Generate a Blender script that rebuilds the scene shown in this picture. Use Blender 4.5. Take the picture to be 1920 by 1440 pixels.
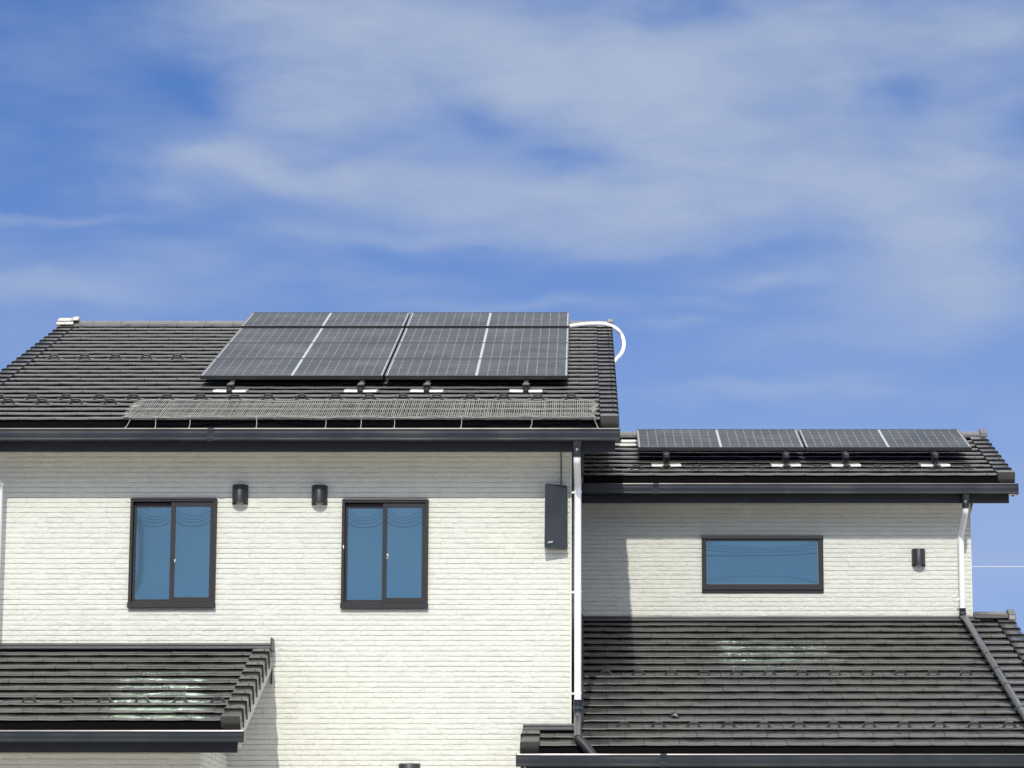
import bpy, math, random
from mathutils import Vector
random.seed(11)
R = math.radians
SC = bpy.context.scene
C = SC.collection
for o in list(bpy.data.objects):
    bpy.data.objects.remove(o)

# ------------------------------------------------------------------ camera
TH = R(10.4); CT, ST = math.cos(TH), math.sin(TH)
F, CX, CY, CZ = 5500.0, 1090.0, 720.0, 1.6
cam = bpy.data.cameras.new('camera'); camo = bpy.data.objects.new('camera', cam); C.objects.link(camo)
camo.location = (0, 0, CZ); camo.rotation_euler = (R(90)+TH, 0, 0)
cam.sensor_width = 36; cam.lens = 36*F/1920; cam.shift_x = -(CX-960)/1920
cam.clip_start = .1; cam.clip_end = 5000
SC.camera = camo

# ------------------------------------------------------------------ light
SUN_DIR = Vector((.072, 1.0, -.75)).normalized()          # direction the light travels
SUN_EL = math.asin(-SUN_DIR.z)
sun = bpy.data.lights.new('sun', 'SUN'); suno = bpy.data.objects.new('sun', sun); C.objects.link(suno)
sun.energy = 2.5; sun.angle = R(.5); sun.color = (1.0, .955, .86)
suno.rotation_euler = SUN_DIR.to_track_quat('-Z', 'Y').to_euler()
suno.location = (-3, -20, 30)

world = bpy.data.worlds.new('World'); SC.world = world; world.use_nodes = True
def build_world():
    nt = world.node_tree; nt.nodes.clear(); N = nt.nodes.new; L = nt.links.new
    out = N('ShaderNodeOutputWorld'); bg = N('ShaderNodeBackground'); L(bg.outputs[0], out.inputs[0])
    bg.inputs['Strength'].default_value = .15
    tc = N('ShaderNodeTexCoord')
    sky = N('ShaderNodeTexSky'); sky.sky_type = 'NISHITA'; sky.sun_disc = False
    sky.sun_elevation = SUN_EL
    sky.sun_rotation = math.atan2(-SUN_DIR.x, -SUN_DIR.y)   # azimuth from +Y clockwise
    sky.air_density = 1.0; sky.dust_density = .25; sky.ozone_density = 2.0; sky.altitude = 300
    # look the sky up a little higher than the true direction: the clear autumn air is deep blue low down
    mp = N('ShaderNodeMapping'); mp.inputs['Location'].default_value = (0, 0, .25)
    L(tc.outputs['Generated'], mp.inputs[0]); L(mp.outputs[0], sky.inputs[0])
    tint = N('ShaderNodeMix'); tint.data_type = 'RGBA'; tint.blend_type = 'MULTIPLY'; tint.inputs[0].default_value = 1
    tint.inputs[7].default_value = SKY_TINT
    L(sky.outputs[0], tint.inputs[6])
    sep0 = N('ShaderNodeSeparateXYZ'); L(tc.outputs['Generated'], sep0.inputs[0])
    # added dimming of the low sky over the street, darkens the pane reflections
    d1 = N('ShaderNodeMapRange'); d1.interpolation_type = 'SMOOTHSTEP'; d1.inputs['From Min'].default_value = .2; d1.inputs['From Max'].default_value = -.6; L(sep0.outputs[1], d1.inputs['Value'])
    d2 = N('ShaderNodeMapRange'); d2.interpolation_type = 'SMOOTHSTEP'; d2.inputs['From Min'].default_value = .27; d2.inputs['From Max'].default_value = .17; L(sep0.outputs[2], d2.inputs['Value'])
    d3 = N('ShaderNodeMath'); d3.operation = 'MULTIPLY'; L(d1.outputs[0], d3.inputs[0]); L(d2.outputs[0], d3.inputs[1])
    dk = N('ShaderNodeMix'); dk.data_type = 'RGBA'; dk.blend_type = 'MULTIPLY'; dk.inputs[7].default_value = (.58, .57, .54, 1); L(d3.outputs[0], dk.inputs[0]); L(tint.outputs[2], dk.inputs[6])
    # clouds: thin stratocumulus sheet, noise on a plane high above
    sep = N('ShaderNodeSeparateXYZ'); L(tc.outputs['Generated'], sep.inputs[0])
    def math_(op, a, b=None, clamp=False):
        m = N('ShaderNodeMath'); m.operation = op; m.use_clamp = clamp
        for i, v in enumerate((a, b)):
            if v is None: continue
            if isinstance(v, (int, float)): m.inputs[i].default_value = v
            else: L(v, m.inputs[i])
        return m.outputs[0]
    # angular coordinates (azimuth, elevation), gently warped so that no cloud edge is regular
    az = math_('ARCTAN2', sep.outputs[0], sep.outputs[1])
    el = math_('ARCSINE', sep.outputs[2])
    comb = N('ShaderNodeCombineXYZ'); L(az, comb.inputs[0]); L(math_('MULTIPLY', el, 1.9), comb.inputs[1])
    def noise(scale, detail, rough, off, stretch=1.0, out='Fac', dist=0):
        m = N('ShaderNodeMapping'); m.inputs['Location'].default_value = off; m.inputs['Scale'].default_value = (1, stretch, 1); m.inputs['Rotation'].default_value = (0, 0, R(-9))
        L(comb.outputs[0], m.inputs[0]); n = N('ShaderNodeTexNoise'); n.inputs['Scale'].default_value = scale; n.inputs['Detail'].default_value = detail; n.inputs['Roughness'].default_value = rough
        n.inputs['Distortion'].default_value = dist; L(m.outputs[0], n.inputs['Vector']); return n.outputs[out]
    wa, we = noise(16, 4, .5, (3, 1, 0)), noise(16, 4, .5, (7, 5, 2))
    azw = math_('ADD', az, math_('MULTIPLY', math_('SUBTRACT', wa, .5), .075)); elw = math_('ADD', el, math_('MULTIPLY', math_('SUBTRACT', we, .5), .030))
    fine = noise(26, 9, .60, (1.3, 2.2, 0), 1.5, dist=.3); mid = noise(11, 3, .5, (5.3, 4.2, 0), 1.6)
    f = None
    for (azc, elc, wx, wy, amp) in CLOUD_BUMPS:
        a = math_('DIVIDE', math_('SUBTRACT', azw, azc), wx); e = math_('DIVIDE', math_('SUBTRACT', elw, elc), wy)
        q = math_('ADD', math_('MULTIPLY', a, a), math_('MULTIPLY', e, e))
        g = math_('MULTIPLY', math_('EXPONENT', math_('MULTIPLY', q, -1.0)), amp)
        f = g if f is None else math_('ADD', f, g)
    # the rest of the sky dome: cloud added out of view to lift the shade
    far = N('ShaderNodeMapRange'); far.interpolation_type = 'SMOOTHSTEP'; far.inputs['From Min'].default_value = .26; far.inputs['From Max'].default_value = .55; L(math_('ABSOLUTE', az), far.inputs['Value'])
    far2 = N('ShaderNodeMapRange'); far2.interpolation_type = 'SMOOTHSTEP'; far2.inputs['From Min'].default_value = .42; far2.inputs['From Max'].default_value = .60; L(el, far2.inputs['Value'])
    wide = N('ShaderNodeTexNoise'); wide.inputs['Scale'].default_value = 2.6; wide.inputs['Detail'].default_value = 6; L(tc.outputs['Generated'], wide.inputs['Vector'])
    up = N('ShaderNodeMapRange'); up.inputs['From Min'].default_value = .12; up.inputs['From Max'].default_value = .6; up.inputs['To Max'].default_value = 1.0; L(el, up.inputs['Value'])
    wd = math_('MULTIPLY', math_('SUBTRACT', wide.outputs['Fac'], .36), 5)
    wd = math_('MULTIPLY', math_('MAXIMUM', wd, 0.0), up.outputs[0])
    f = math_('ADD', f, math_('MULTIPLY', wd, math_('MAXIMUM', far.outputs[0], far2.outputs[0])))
    mod = math_('ADD', math_('MULTIPLY', fine, 1.5), math_('MULTIPLY', mid, 1.1)); mod = math_('SUBTRACT', mod, .30)
    f = math_('MULTIPLY', math_('MAXIMUM', f, 0.0), math_('MAXIMUM', mod, 0.0))
    f = math_('ADD', f, math_('MULTIPLY', math_('MAXIMUM', math_('SUBTRACT', mid, .44), 0), .9))
    hz = N('ShaderNodeMapRange'); hz.interpolation_type = 'SMOOTHSTEP'; hz.inputs['From Min'].default_value = .27; hz.inputs['From Max'].default_value = .07; hz.inputs['To Max'].default_value = .58; L(el, hz.inputs['Value'])
    fr = N('ShaderNodeMapRange'); fr.inputs['From Min'].default_value = -.2; fr.inputs['From Max'].default_value = .2; L(sep.outputs[1], fr.inputs['Value'])
    f = math_('ADD', f, math_('MULTIPLY', hz.outputs[0], fr.outputs[0]))
    class _O: pass
    mr = _O(); mr.outputs = [math_('SUBTRACT', 1.0, math_('EXPONENT', math_('MULTIPLY', f, -1.15)))]
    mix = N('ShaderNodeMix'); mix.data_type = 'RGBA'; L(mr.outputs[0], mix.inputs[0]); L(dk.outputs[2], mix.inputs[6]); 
    # unseen added clouds, made extra bright to fill the shaded walls
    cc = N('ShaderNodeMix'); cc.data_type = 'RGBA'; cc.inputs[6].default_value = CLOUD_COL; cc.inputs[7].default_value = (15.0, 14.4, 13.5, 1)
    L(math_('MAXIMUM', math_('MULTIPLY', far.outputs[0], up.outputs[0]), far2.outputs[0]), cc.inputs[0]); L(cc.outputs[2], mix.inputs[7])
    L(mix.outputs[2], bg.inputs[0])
def px_az(px, py):   # bearing and elevation of a cloud seen in the photograph
    v = (CY-py)/F; d = Vector(((px-CX)/F, CT-v*ST, ST+v*CT)).normalized()
    return math.atan2(d.x, d.y), math.asin(d.z)
def cb(px, py, wx, wy, amp):
    a, e = px_az(px, py); return (a, e, wx/F, wy/F, amp)
SKY_TINT = (.505, .68, .955, 1)
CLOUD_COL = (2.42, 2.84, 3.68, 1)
CLOUD_BUMPS = [cb(*q) for q in (
    (480, 40, 200, 50, .7), (760, 60, 260, 70, .75), (1060, 90, 220, 80, .85), (1020, 170, 130, 45, .45), (560, 140, 170, 45, .55), (600, 205, 190, 55, .75),
    (1250, 150, 170, 50, .55), (1260, 215, 150, 50, .55), (1580, 70, 240, 60, .65), (1850, 70, 130, 90, .55), (1560, 170, 90, 50, .45), (1820, 200, 90, 35, .25),
    (430, 300, 150, 30, .85), (640, 335, 170, 30, .85), (330, 360, 120, 30, .4), (1240, 290, 130, 55, .85), (1480, 310, 160, 45, .85), (1660, 350, 120, 45, .6), (1840, 290, 110, 40, .95),
    (1330, 385, 260, 50, .65), (1000, 380, 230, 40, .6), (1850, 350, 150, 60, .55), (1750, 445, 190, 40, .65), (1800, 520, 190, 50, .7), (1880, 580, 110, 40, .4), (800, 440, 330, 28, .4), (1180, 450, 300, 25, .35),
    (50, 402, 190, 12, .35), (90, 535, 190, 30, .42), (330, 480, 200, 22, .22), (700, 535, 180, 16, .22), (1050, 570, 320, 14, .28), (1270, 603, 90, 12, .30), (1400, 735, 230, 15, .30), (1420, 525, 110, 14, .28),
    (1600, 650, 260, 40, .18), (1850, 1050, 140, 60, .30), (1880, 780, 90, 60, .15),
    (910, 225, 150, 34, -.28), (1050, 310, 120, 28, -.28), (1700, 150, 90, 60, -.30), (1330, 25, 110, 40, -.25), (330, 170, 90, 60, -.2),
    (1100, 220, 680, 200, .42), (1700, 300, 300, 280, .24))]
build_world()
SC.view_settings.view_transform = 'Standard'; SC.view_settings.look = 'None'
SC.view_settings.exposure = .30; SC.view_settings.gamma = 1
SC.render.engine = 'CYCLES'
SC.cycles.use_denoising = True
try: SC.cycles.denoiser = 'OPENIMAGEDENOISE'
except Exception: pass
SC.cycles.max_bounces = 8; SC.cycles.caustics_reflective = True; SC.cycles.blur_glossy = 0
SC.cycles.sample_clamp_indirect = 0

# ------------------------------------------------------------------ survey helpers: real position of a sighted point at a known depth
def ZZ(py, Y):
    v = (CY-py)/F; return CZ + Y*(ST+v*CT)/(CT-v*ST)
def XX(px, py, Y):
    v = (CY-py)/F; return (px-CX)/F*Y/(CT-v*ST)

# ------------------------------------------------------------------ materials
def mat(name, col, rough=.5, metal=0, spec=.5, coat=0, coat_r=.1, bump=0, bscale=60, var=0, vscale=8, vobj=True):
    m = bpy.data.materials.new(name); m.use_nodes = True; nt = m.node_tree; N = nt.nodes.new; L = nt.links.new
    b = nt.nodes['Principled BSDF']
    b.inputs['Base Color'].default_value = (*col, 1); b.inputs['Roughness'].default_value = rough; b.inputs['Metallic'].default_value = metal
    b.inputs['Specular IOR Level'].default_value = spec; b.inputs['Coat Weight'].default_value = coat; b.inputs['Coat Roughness'].default_value = coat_r
    geo = N('ShaderNodeNewGeometry')
    if var:
        n = N('ShaderNodeTexNoise'); n.inputs['Scale'].default_value = vscale; n.inputs['Detail'].default_value = 5; L(geo.outputs['Position'], n.inputs['Vector'])
        mr = N('ShaderNodeMapRange'); mr.inputs['From Min'].default_value = .3; mr.inputs['From Max'].default_value = .7
        mr.inputs['To Min'].default_value = 1-var; mr.inputs['To Max'].default_value = 1+var; L(n.outputs['Fac'], mr.inputs['Value'])
        mx = N('ShaderNodeVectorMath'); mx.operation = 'SCALE'; mx.inputs[0].default_value = col; L(mr.outputs[0], mx.inputs['Scale']); L(mx.outputs[0], b.inputs['Base Color'])
        m2 = N('ShaderNodeMapRange'); m2.inputs['From Min'].default_value = .3; m2.inputs['From Max'].default_value = .7
        m2.inputs['To Min'].default_value = max(.02, rough-.08); m2.inputs['To Max'].default_value = min(1, rough+.1); L(n.outputs['Fac'], m2.inputs['Value']); L(m2.outputs[0], b.inputs['Roughness'])
    if bump:
        n = N('ShaderNodeTexNoise'); n.inputs['Scale'].default_value = bscale; n.inputs['Detail'].default_value = 6; L(geo.outputs['Position'], n.inputs['Vector'])
        bp = N('ShaderNodeBump'); bp.inputs['Strength'].default_value = 1; bp.inputs['Distance'].default_value = bump; L(n.outputs['Fac'], bp.inputs['Height']); L(bp.outputs[0], b.inputs['Normal'])
    return m
def with_random_island(m, amount):
    nt = m.node_tree; N = nt.nodes.new; L = nt.links.new; b = nt.nodes['Principled BSDF']
    geo = N('ShaderNodeNewGeometry'); mr = N('ShaderNodeMapRange'); mr.inputs['To Min'].default_value = 1-amount; mr.inputs['To Max'].default_value = 1+amount
    L(geo.outputs['Random Per Island'], mr.inputs['Value'])
    vm = N('ShaderNodeVectorMath'); vm.operation = 'SCALE'; L(mr.outputs[0], vm.inputs['Scale'])
    src = b.inputs['Base Color'].links[0].from_socket if b.inputs['Base Color'].links else None
    if src: L(src, vm.inputs[0])
    else: vm.inputs[0].default_value = b.inputs['Base Color'].default_value[:3]
    L(vm.outputs[0], b.inputs['Base Color'])
M = {}
M['tile'] = mat('glazed_charcoal_tile', (.027, .027, .025), .28, spec=.9, bump=.00025, bscale=22, var=.18, vscale=5); with_random_island(M['tile'], .12)
M['guard'] = mat('painted_snow_guard', (.045, .045, .043), .32, spec=.6)
M['tile_dark'] = mat('roof_underlay', (.006, .006, .007), .95, spec=.1)
M['flash'] = mat('charcoal_flashing', (.030, .031, .036), .38, spec=.5, var=.1, vscale=3)
M['gutter'] = mat('charcoal_gutter', (.018, .021, .025), .24, spec=.5, var=.12, vscale=2.5)
M['fascia'] = mat('dark_navy_fascia', (.010, .011, .016), .5, bump=.0008, bscale=90, var=.15, vscale=4)
M['brick'] = mat('cream_brick_siding', (.625, .635, .575), .62, spec=.3, bump=.0022, bscale=48, var=.035, vscale=9); with_random_island(M['brick'], .010)
M['joint'] = mat('cream_siding_joint', (.43, .42, .36), .8)
M['soffit'] = mat('pale_soffit', (.55, .54, .49), .7)
M['barge'] = mat('pale_bargeboard', (.50, .49, .44), .6, var=.05)
M['frame'] = mat('dark_bronze_aluminium', (.022, .021, .024), .5, metal=.0, spec=.3, var=.08, vscale=6)
M['white'] = mat('white_pvc_pipe', (.80, .82, .84), .35, spec=.5, var=.03, vscale=4)
M['pipe_dark'] = mat('dark_grey_pipe', (.055, .062, .066), .28, spec=.6, var=.1, vscale=6)
M['pframe'] = mat('black_anodised_frame', (.018, .019, .021), .35, spec=.5)
M['backsheet'] = mat('white_backsheet_under_glass', (.32, .36, .38), .4, spec=.3, coat=.05)
M['cell'] = mat('solar_cell_under_glass', (.030, .038, .051), .45, spec=.10, coat=.03, coat_r=.3, var=.06, vscale=2.2)
M['bracket'] = mat('black_steel_bracket', (.018, .020, .022), .35, metal=.2)
M['galv'] = mat('white_galvanised_tile', (.62, .63, .58), .35, spec=.5, var=.05)
M['net'] = mat('grey_beige_netting', (.29, .29, .27), .85, var=.22, vscale=25)
M['box'] = mat('charcoal_painted_box', (.030, .034, .040), .33, spec=.5, var=.08, vscale=5)
M['hood'] = mat('black_vent_hood', (.020, .022, .027), .48, spec=.5)
M['pale'] = mat('pale_plastic', (.46, .45, .43), .5)
M['ground'] = mat('concrete_yard', (.42, .40, .36), .85, bump=.004, bscale=20, var=.15, vscale=.8)
M['road'] = mat('asphalt', (.055, .055, .057), .9, bump=.004, bscale=60, var=.2, vscale=2)
M['wire'] = mat('black_wire', (.02, .02, .022), .6)
M['pole'] = mat('concrete_pole', (.12, .13, .11), .8, var=.1)
M['skywire'] = mat('white_wire', (.50, .52, .55), .5)
M['lock'] = mat('window_lock_metal', (.8, .8, .78), .35)
def glass_mat():
    m = bpy.data.materials.new('low_e_window_glass'); m.use_nodes = True; nt = m.node_tree; nt.nodes.clear(); N = nt.nodes.new; L = nt.links.new
    out = N('ShaderNodeOutputMaterial'); mix = N('ShaderNodeMixShader'); d = N('ShaderNodeBsdfDiffuse'); g = N('ShaderNodeBsdfGlossy'); g2 = N('ShaderNodeBsdfGlossy'); m2 = N('ShaderNodeMixShader')
    d.inputs['Color'].default_value = (.025, .050, .075, 1)
    for q, r in ((g, .0), (g2, .10)):
        q.inputs['Color'].default_value = (.66, .88, .80, 1); q.inputs['Roughness'].default_value = r
    mix.inputs[0].default_value = .46; m2.inputs[0].default_value = .68
    L(g.outputs[0], m2.inputs[1]); L(g2.outputs[0], m2.inputs[2])
    L(d.outputs[0], mix.inputs[1]); L(m2.outputs[0], mix.inputs[2]); L(mix.outputs[0], out.inputs[0]); return m
M['glass'] = glass_mat()

# ------------------------------------------------------------------ mesh builder
class MB:
    def __init__(s): s.v = []; s.f = []; s.m = []; s.cur = 0
    def quad(s, a, b, c, d): n = len(s.v); s.v += [a, b, c, d]; s.f.append((n, n+1, n+2, n+3)); s.m.append(s.cur)
    def box(s, x0, x1, y0, y1, z0, z1):
        if x0 > x1: x0, x1 = x1, x0
        if y0 > y1: y0, y1 = y1, y0
        if z0 > z1: z0, z1 = z1, z0
        s.hexa([(x0, y0, z0), (x1, y0, z0), (x1, y1, z0), (x0, y1, z0), (x0, y0, z1), (x1, y0, z1), (x1, y1, z1), (x0, y1, z1)])
    def hexa(s, p):
        n = len(s.v); s.v += [tuple(q) for q in p]
        for f in ((0, 3, 2, 1), (4, 5, 6, 7), (0, 1, 5, 4), (1, 2, 6, 5), (2, 3, 7, 6), (3, 0, 4, 7)):
            s.f.append(tuple(n+i for i in f)); s.m.append(s.cur)
    def prism(s, prof, x0, x1, close=True):          # profile of (y, z) points extruded along x
        n = len(s.v); k = len(prof)
        s.v += [(x0, y, z) for y, z in prof] + [(x1, y, z) for y, z in prof]
        for i in range(k if close else k-1):
            j = (i+1) % k; s.f.append((n+i, n+j, n+k+j, n+k+i)); s.m.append(s.cur)
        if close:
            s.f.append(tuple(n+i for i in reversed(range(k)))); s.f.append(tuple(n+k+i for i in range(k))); s.m += [s.cur]*2
    def poly(s, pts, d):                              # polygon extruded by vector d
        n = len(s.v); k = len(pts)
        s.v += [tuple(p) for p in pts] + [tuple(Vector(p)+Vector(d)) for p in pts]
        for i in range(k):
            j = (i+1) % k; s.f.append((n+i, n+j, n+k+j, n+k+i)); s.m.append(s.cur)
        s.f.append(tuple(n+i for i in reversed(range(k)))); s.f.append(tuple(n+k+i for i in range(k))); s.m += [s.cur]*2
    def tube(s, pts, r, n=10, caps=True, sq=None):
        pts = [Vector(p) for p in pts]; base = len(s.v); up = None
        for i, p in enumerate(pts):
            t = (pts[min(i+1, len(pts)-1)]-pts[max(i-1, 0)]).normalized()
            if up is None:
                up = Vector((0, 1, 0)) if abs(t.y) < .8 else Vector((0, 0, 1))
            a = (up - t*up.dot(t)).normalized(); b = t.cross(a); up = a
            rr = r[i] if isinstance(r, (list, tuple)) else r
            for k in range(n):
                w = 2*math.pi*k/n; s.v.append(tuple(p + a*(math.cos(w)*rr) + b*(math.sin(w)*rr)))
        for i in range(len(pts)-1):
            for k in range(n):
                q = (k+1) % n; s.f.append((base+i*n+k, base+i*n+q, base+(i+1)*n+q, base+(i+1)*n+k)); s.m.append(s.cur)
        if caps:
            s.f.append(tuple(base+k for k in reversed(range(n)))); s.f.append(tuple(base+(len(pts)-1)*n+k for k in range(n))); s.m += [s.cur]*2
WL = {}
def link(name, mb, mats, parent=None, smooth=False, bevel=0, origin=None, kind=None):
    me = bpy.data.meshes.new(name)
    if origin is None:
        xs, ys, zs = zip(*mb.v); origin = ((min(xs)+max(xs))/2, (min(ys)+max(ys))/2, min(zs))
    ox, oy, oz = origin
    me.from_pydata([(x-ox, y-oy, z-oz) for x, y, z in mb.v], [], mb.f)
    if not isinstance(mats, (list, tuple)): mats = [mats]
    for m in mats: me.materials.append(M[m] if isinstance(m, str) else m)
    me.polygons.foreach_set('material_index', mb.m)
    me.update()
    import bmesh
    bm = bmesh.new(); bm.from_mesh(me)
    if smooth or bevel: pass
    bmesh.ops.recalc_face_normals(bm, faces=bm.faces); bm.to_mesh(me); bm.free()
    if smooth:
        me.polygons.foreach_set('use_smooth', [True]*len(me.polygons))
        me.set_sharp_from_angle(angle=R(38))
    o = bpy.data.objects.new(name, me); C.objects.link(o)
    pw = Vector(WL[parent.name]) if parent else Vector((0, 0, 0))
    o.location = Vector(origin)-pw; WL[o.name] = tuple(origin)
    if parent: o.parent = parent
    if bevel:
        b = o.modifiers.new('bevel', 'BEVEL'); b.width = bevel; b.segments = 2; b.limit_method = 'ANGLE'; b.angle_limit = R(40)
    if kind: o['kind'] = kind
    return o
def empty(name, loc, label=None, cat=None, group=None, parent=None):
    o = bpy.data.objects.new(name, None); C.objects.link(o); pw = Vector(WL[parent.name]) if parent else Vector((0, 0, 0))
    o.location = Vector(loc)-pw; WL[o.name] = tuple(loc); o.empty_display_size = .2
    if parent: o.parent = parent
    return tag(o, label, cat, group)
def tag(o, label=None, cat=None, group=None):
    if label: o['label'] = label
    if cat: o['category'] = cat
    if group: o['group'] = group
    return o
def copy_thing(o, delta, label=None):
    c = o.copy(); C.objects.link(c); c.location = o.location + Vector(delta)
    if label: c['label'] = label
    for ch in o.children:
        d = ch.copy(); C.objects.link(d); d.parent = c
        for g in ch.children:
            e = g.copy(); C.objects.link(e); e.parent = d
    return c

# ------------------------------------------------------------------ setting
g = MB(); g.quad((-900, -900, 0), (900, -900, 0), (900, 1500, 0), (-900, 1500, 0)); link('ground', g, 'ground', kind='structure')
g = MB(); g.box(-200, 200, -6, 9, .004, .012); link('road', g, 'road', kind='structure')

# ------------------------------------------------------------------ house dimensions
PT = .35; PA = math.atan(PT); CP, SP = math.cos(PA), math.sin(PA)
YM, YR = 25.64, 29.60                       # main wall, right wing wall
MAIN = dict(ye=25.20, ze=CZ+4.290, n=24, yt=30.85)
UP = dict(ye=29.20, ze=ZZ(895, 29.2), n=9, yt=31.30)
LOW = dict(ye=25.10, ze=ZZ(1402, 25.10), n=18, yt=YR, pt=.340)
POR = dict(ye=23.27, ze=ZZ(1355, 23.27), n=10, yt=YM, pt=.336)
for r_ in (MAIN, UP, LOW, POR):
    r_['E'] = (r_['yt']-r_['ye'])/r_['n']/CP  # exposure along the slope
    if r_ is UP: r_['E'] = (r_['yt']-r_['ye'])/(r_['n']+.35)/CP
    if r_ is POR: r_['E'] = (r_['yt']-r_['ye'])/(r_['n']+.25)/CP
def RP(rf, x, s, n):                         # point on a roof: x, distance up the slope, height off the deck
    c = rf.get('c') or rf.setdefault('c', math.cos(math.atan(rf.get('pt', PT)))); q = c*rf.get('pt', PT)
    return (x, rf['ye']+s*c-n*q, rf['ze']+s*q+n*c)
TW = .305
house = empty('house', (0, YM, 0), 'two storey cream brick house with black tiled gable roofs', 'house')

# ------------------------------------------------------------------ roofs
def one_tile(mb, rf, xa, xb, s0, E, dn=0, ds=0, top_extra=1.08):
    j = [random.uniform(-.0012, .0012) for _ in range(2)]
    prof = [(0.030, .012), (.007, .0115), (.004, .0135), (.0, .019), (-.0015, .0235), (.002, .0280), (.010, .0315), (.022, .0335), (.040, .0338), (.075, .0305), (E*.55, .0185), (E*top_extra, .0035)]
    K = 5; base = len(mb.v); P = len(prof)
    for k in range(K):
        u = k/(K-1); x = xa+(xb-xa)*u
        dip = -.0018*math.sin(math.pi*u) + (j[0]*(1-u)+j[1]*u)
        for q, (s, n) in enumerate(prof):
            mb.v.append(RP(rf, x, s0+s+ds-(.0015*math.sin(math.pi*u) if q < 7 else 0), n+dn+dip*(1 if q > 1 else .3)))
    for k in range(K-1):
        for q in range(P-1):
            a = base+k*P+q; mb.f.append((a, a+1, a+P+1, a+P)); mb.m.append(mb.cur)
    # side cheeks
    for k in (0, K-1):
        mb.f.append(tuple(base+k*P+q for q in range(P))); mb.m.append(mb.cur)
def tile_field(name, rf, x0f, x1, xseam, parent, rows=None):
    mb = MB(); E = rf['E']
    for k in range(rf['n']+(1 if rf in (UP, POR) else 0)):
        x0 = x0f(k) if callable(x0f) else x0f
        off = xseam + (TW/2 if k % 2 else 0)
        i = math.floor((x0-off)/TW); x = off+i*TW
        while x < x1-.001:
            a, b = max(x+.0018, x0), min(x+TW-.0018, x1)
            if b-a > .02: one_tile(mb, rf, a, b, k*E, E, random.uniform(-.0008, .0008), random.uniform(-.002, .002), top_extra=.95 if k == rf['n'] else 1.05)
            x += TW
    o = link(name, mb, 'tile', parent, smooth=True)
    return o
def deck(rf, x0, x1, thick=.10, yt=None, under='tile_dark'):
    L_ = ((yt or rf['yt'])-rf['ye'])/CP
    mb = MB(); mb.poly([RP(rf, x0, .012, 0), RP(rf, x0, L_, 0), RP(rf, x0, L_, -thick), RP(rf, x0, .012, -thick)], (x1-x0, 0, 0))
    return mb
def rake(rf, xi, xo, n, parent, s_start=0, name='verge_tiles'):
    xo_ = xo
    mb = MB(); E = rf['E']; sg = 1 if xo > xi else -1; w = abs(xo-xi)
    for k in range(n):
        s0 = k*E-.012; s1 = s0+E*1.12; rise = random.uniform(-.001, .001)
        H0, H1 = .059+rise, .038+rise          # top height at nose / tail
        def cr(s, H, drop, tp=0):
            r = .014; xo = xo_-sg*tp
            return [RP(rf, xi, s, H-.022), RP(rf, xi, s, H-.004), RP(rf, xi+sg*.006, s, H), RP(rf, xo-sg*r, s, H), RP(rf, xo-sg*.004, s, H-.004), RP(rf, xo, s, H-r),
                    RP(rf, xo, s, H-drop), RP(rf, xo-sg*.016, s, H-drop), RP(rf, xo-sg*.018, s, H-.024)]
        A = cr(s0, H0-.002, .15); A0 = cr(s0+.012, H0-.016, .148); B = cr(s1, H1, .12, .016)
        base = len(mb.v); P = len(A); mb.v += A0+A+B
        for g_ in range(2):
            for i in range(P):
                j = (i+1) % P; mb.f.append((base+g_*P+i, base+g_*P+j, base+(g_+1)*P+j, base+(g_+1)*P+i)); mb.m.append(0)
        mb.f.append(tuple(base+i for i in range(P))); mb.f.append(tuple(base+2*P+i for i in reversed(range(P)))); mb.m += [0, 0]
        # nail head
        q = Vector(RP(rf, xo-sg*.05, s0+.05, H0-.004)); mb.cur = 1; mb.tube([q, q+Vector((0, -SP, CP))*.004], .006, 8); mb.cur = 0
    o = link(name, mb, ['tile', 'tile_dark'], parent, smooth=True)
    # boxed end tile at the eave
    mb = MB(); T = .060; D = .068
    pr = [(0, T-.006), (.005, T), (w-.012, T), (w, T-.012), (w, -D+.002), (w-.035, -D), (.05, -D), (.004, -D+.035)]
    pts = [RP(rf, xi+sg*a, -.022, b) for a, b in pr]
    mb.poly(pts, Vector(RP(rf, 0, .07, 0))-Vector(RP(rf, 0, 0, 0)))
    link('verge_end_tile', mb, 'tile', parent, bevel=.004)
    return o
def gutter(x0, x1, yf, zt, zb, parent, w=.11, joints=(), brk=()):
    h = zt-zb; e = empty('gutter', ((x0+x1)/2, yf+w/2, zb), parent=parent)
    pr = [(0, zt), (-.0028, zt-.009), (-.0028, zt-.013), (.004, zt-.016), (.006, zt-.024), (.0045, zt-.045), (.0055, zb+.040), (.007, zb+.028), (-.003, zb+.020), (-.004, zb+.010), (.006, zb), (w-.004, zb), (w, zb+.004),
          (w, zt-.004), (w-.003, zt-.004), (w-.003, zb+.006), (.010, zb+.006), (.010, zt-.006), (.010, zt)]
    mb = MB(); mb.prism([(yf+a, b) for a, b in pr], x0, x1)
    for xe in (x0, x1):
        d = .004 if xe == x0 else -.004
        mb.prism([(yf-.006, zt-.002), (yf-.008, zb+.006), (yf+.004, zb-.003), (yf+w+.002, zb-.003), (yf+w+.002, zt-.002)], xe-d*.8, xe+d)
    link('channel', mb, 'gutter', e)
    for j in joints:
        mb = MB(); mb.prism([(yf-.0035, zt+.0015), (yf-.0048, zt-.014), (yf-.0048, zt-.020), (yf+.001, zt-.024), (yf+.002, zb+.034), (yf-.0045, zb+.024), (yf-.0045, zb+.008), (yf+.002, zb-.003), (yf+w, zb-.003), (yf+w, zb), (yf+.006, zb+.001), (yf+.006, zt+.002)], j-.028, j+.028)
        link('joint_sleeve', mb, 'gutter', e)
    return e
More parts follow.
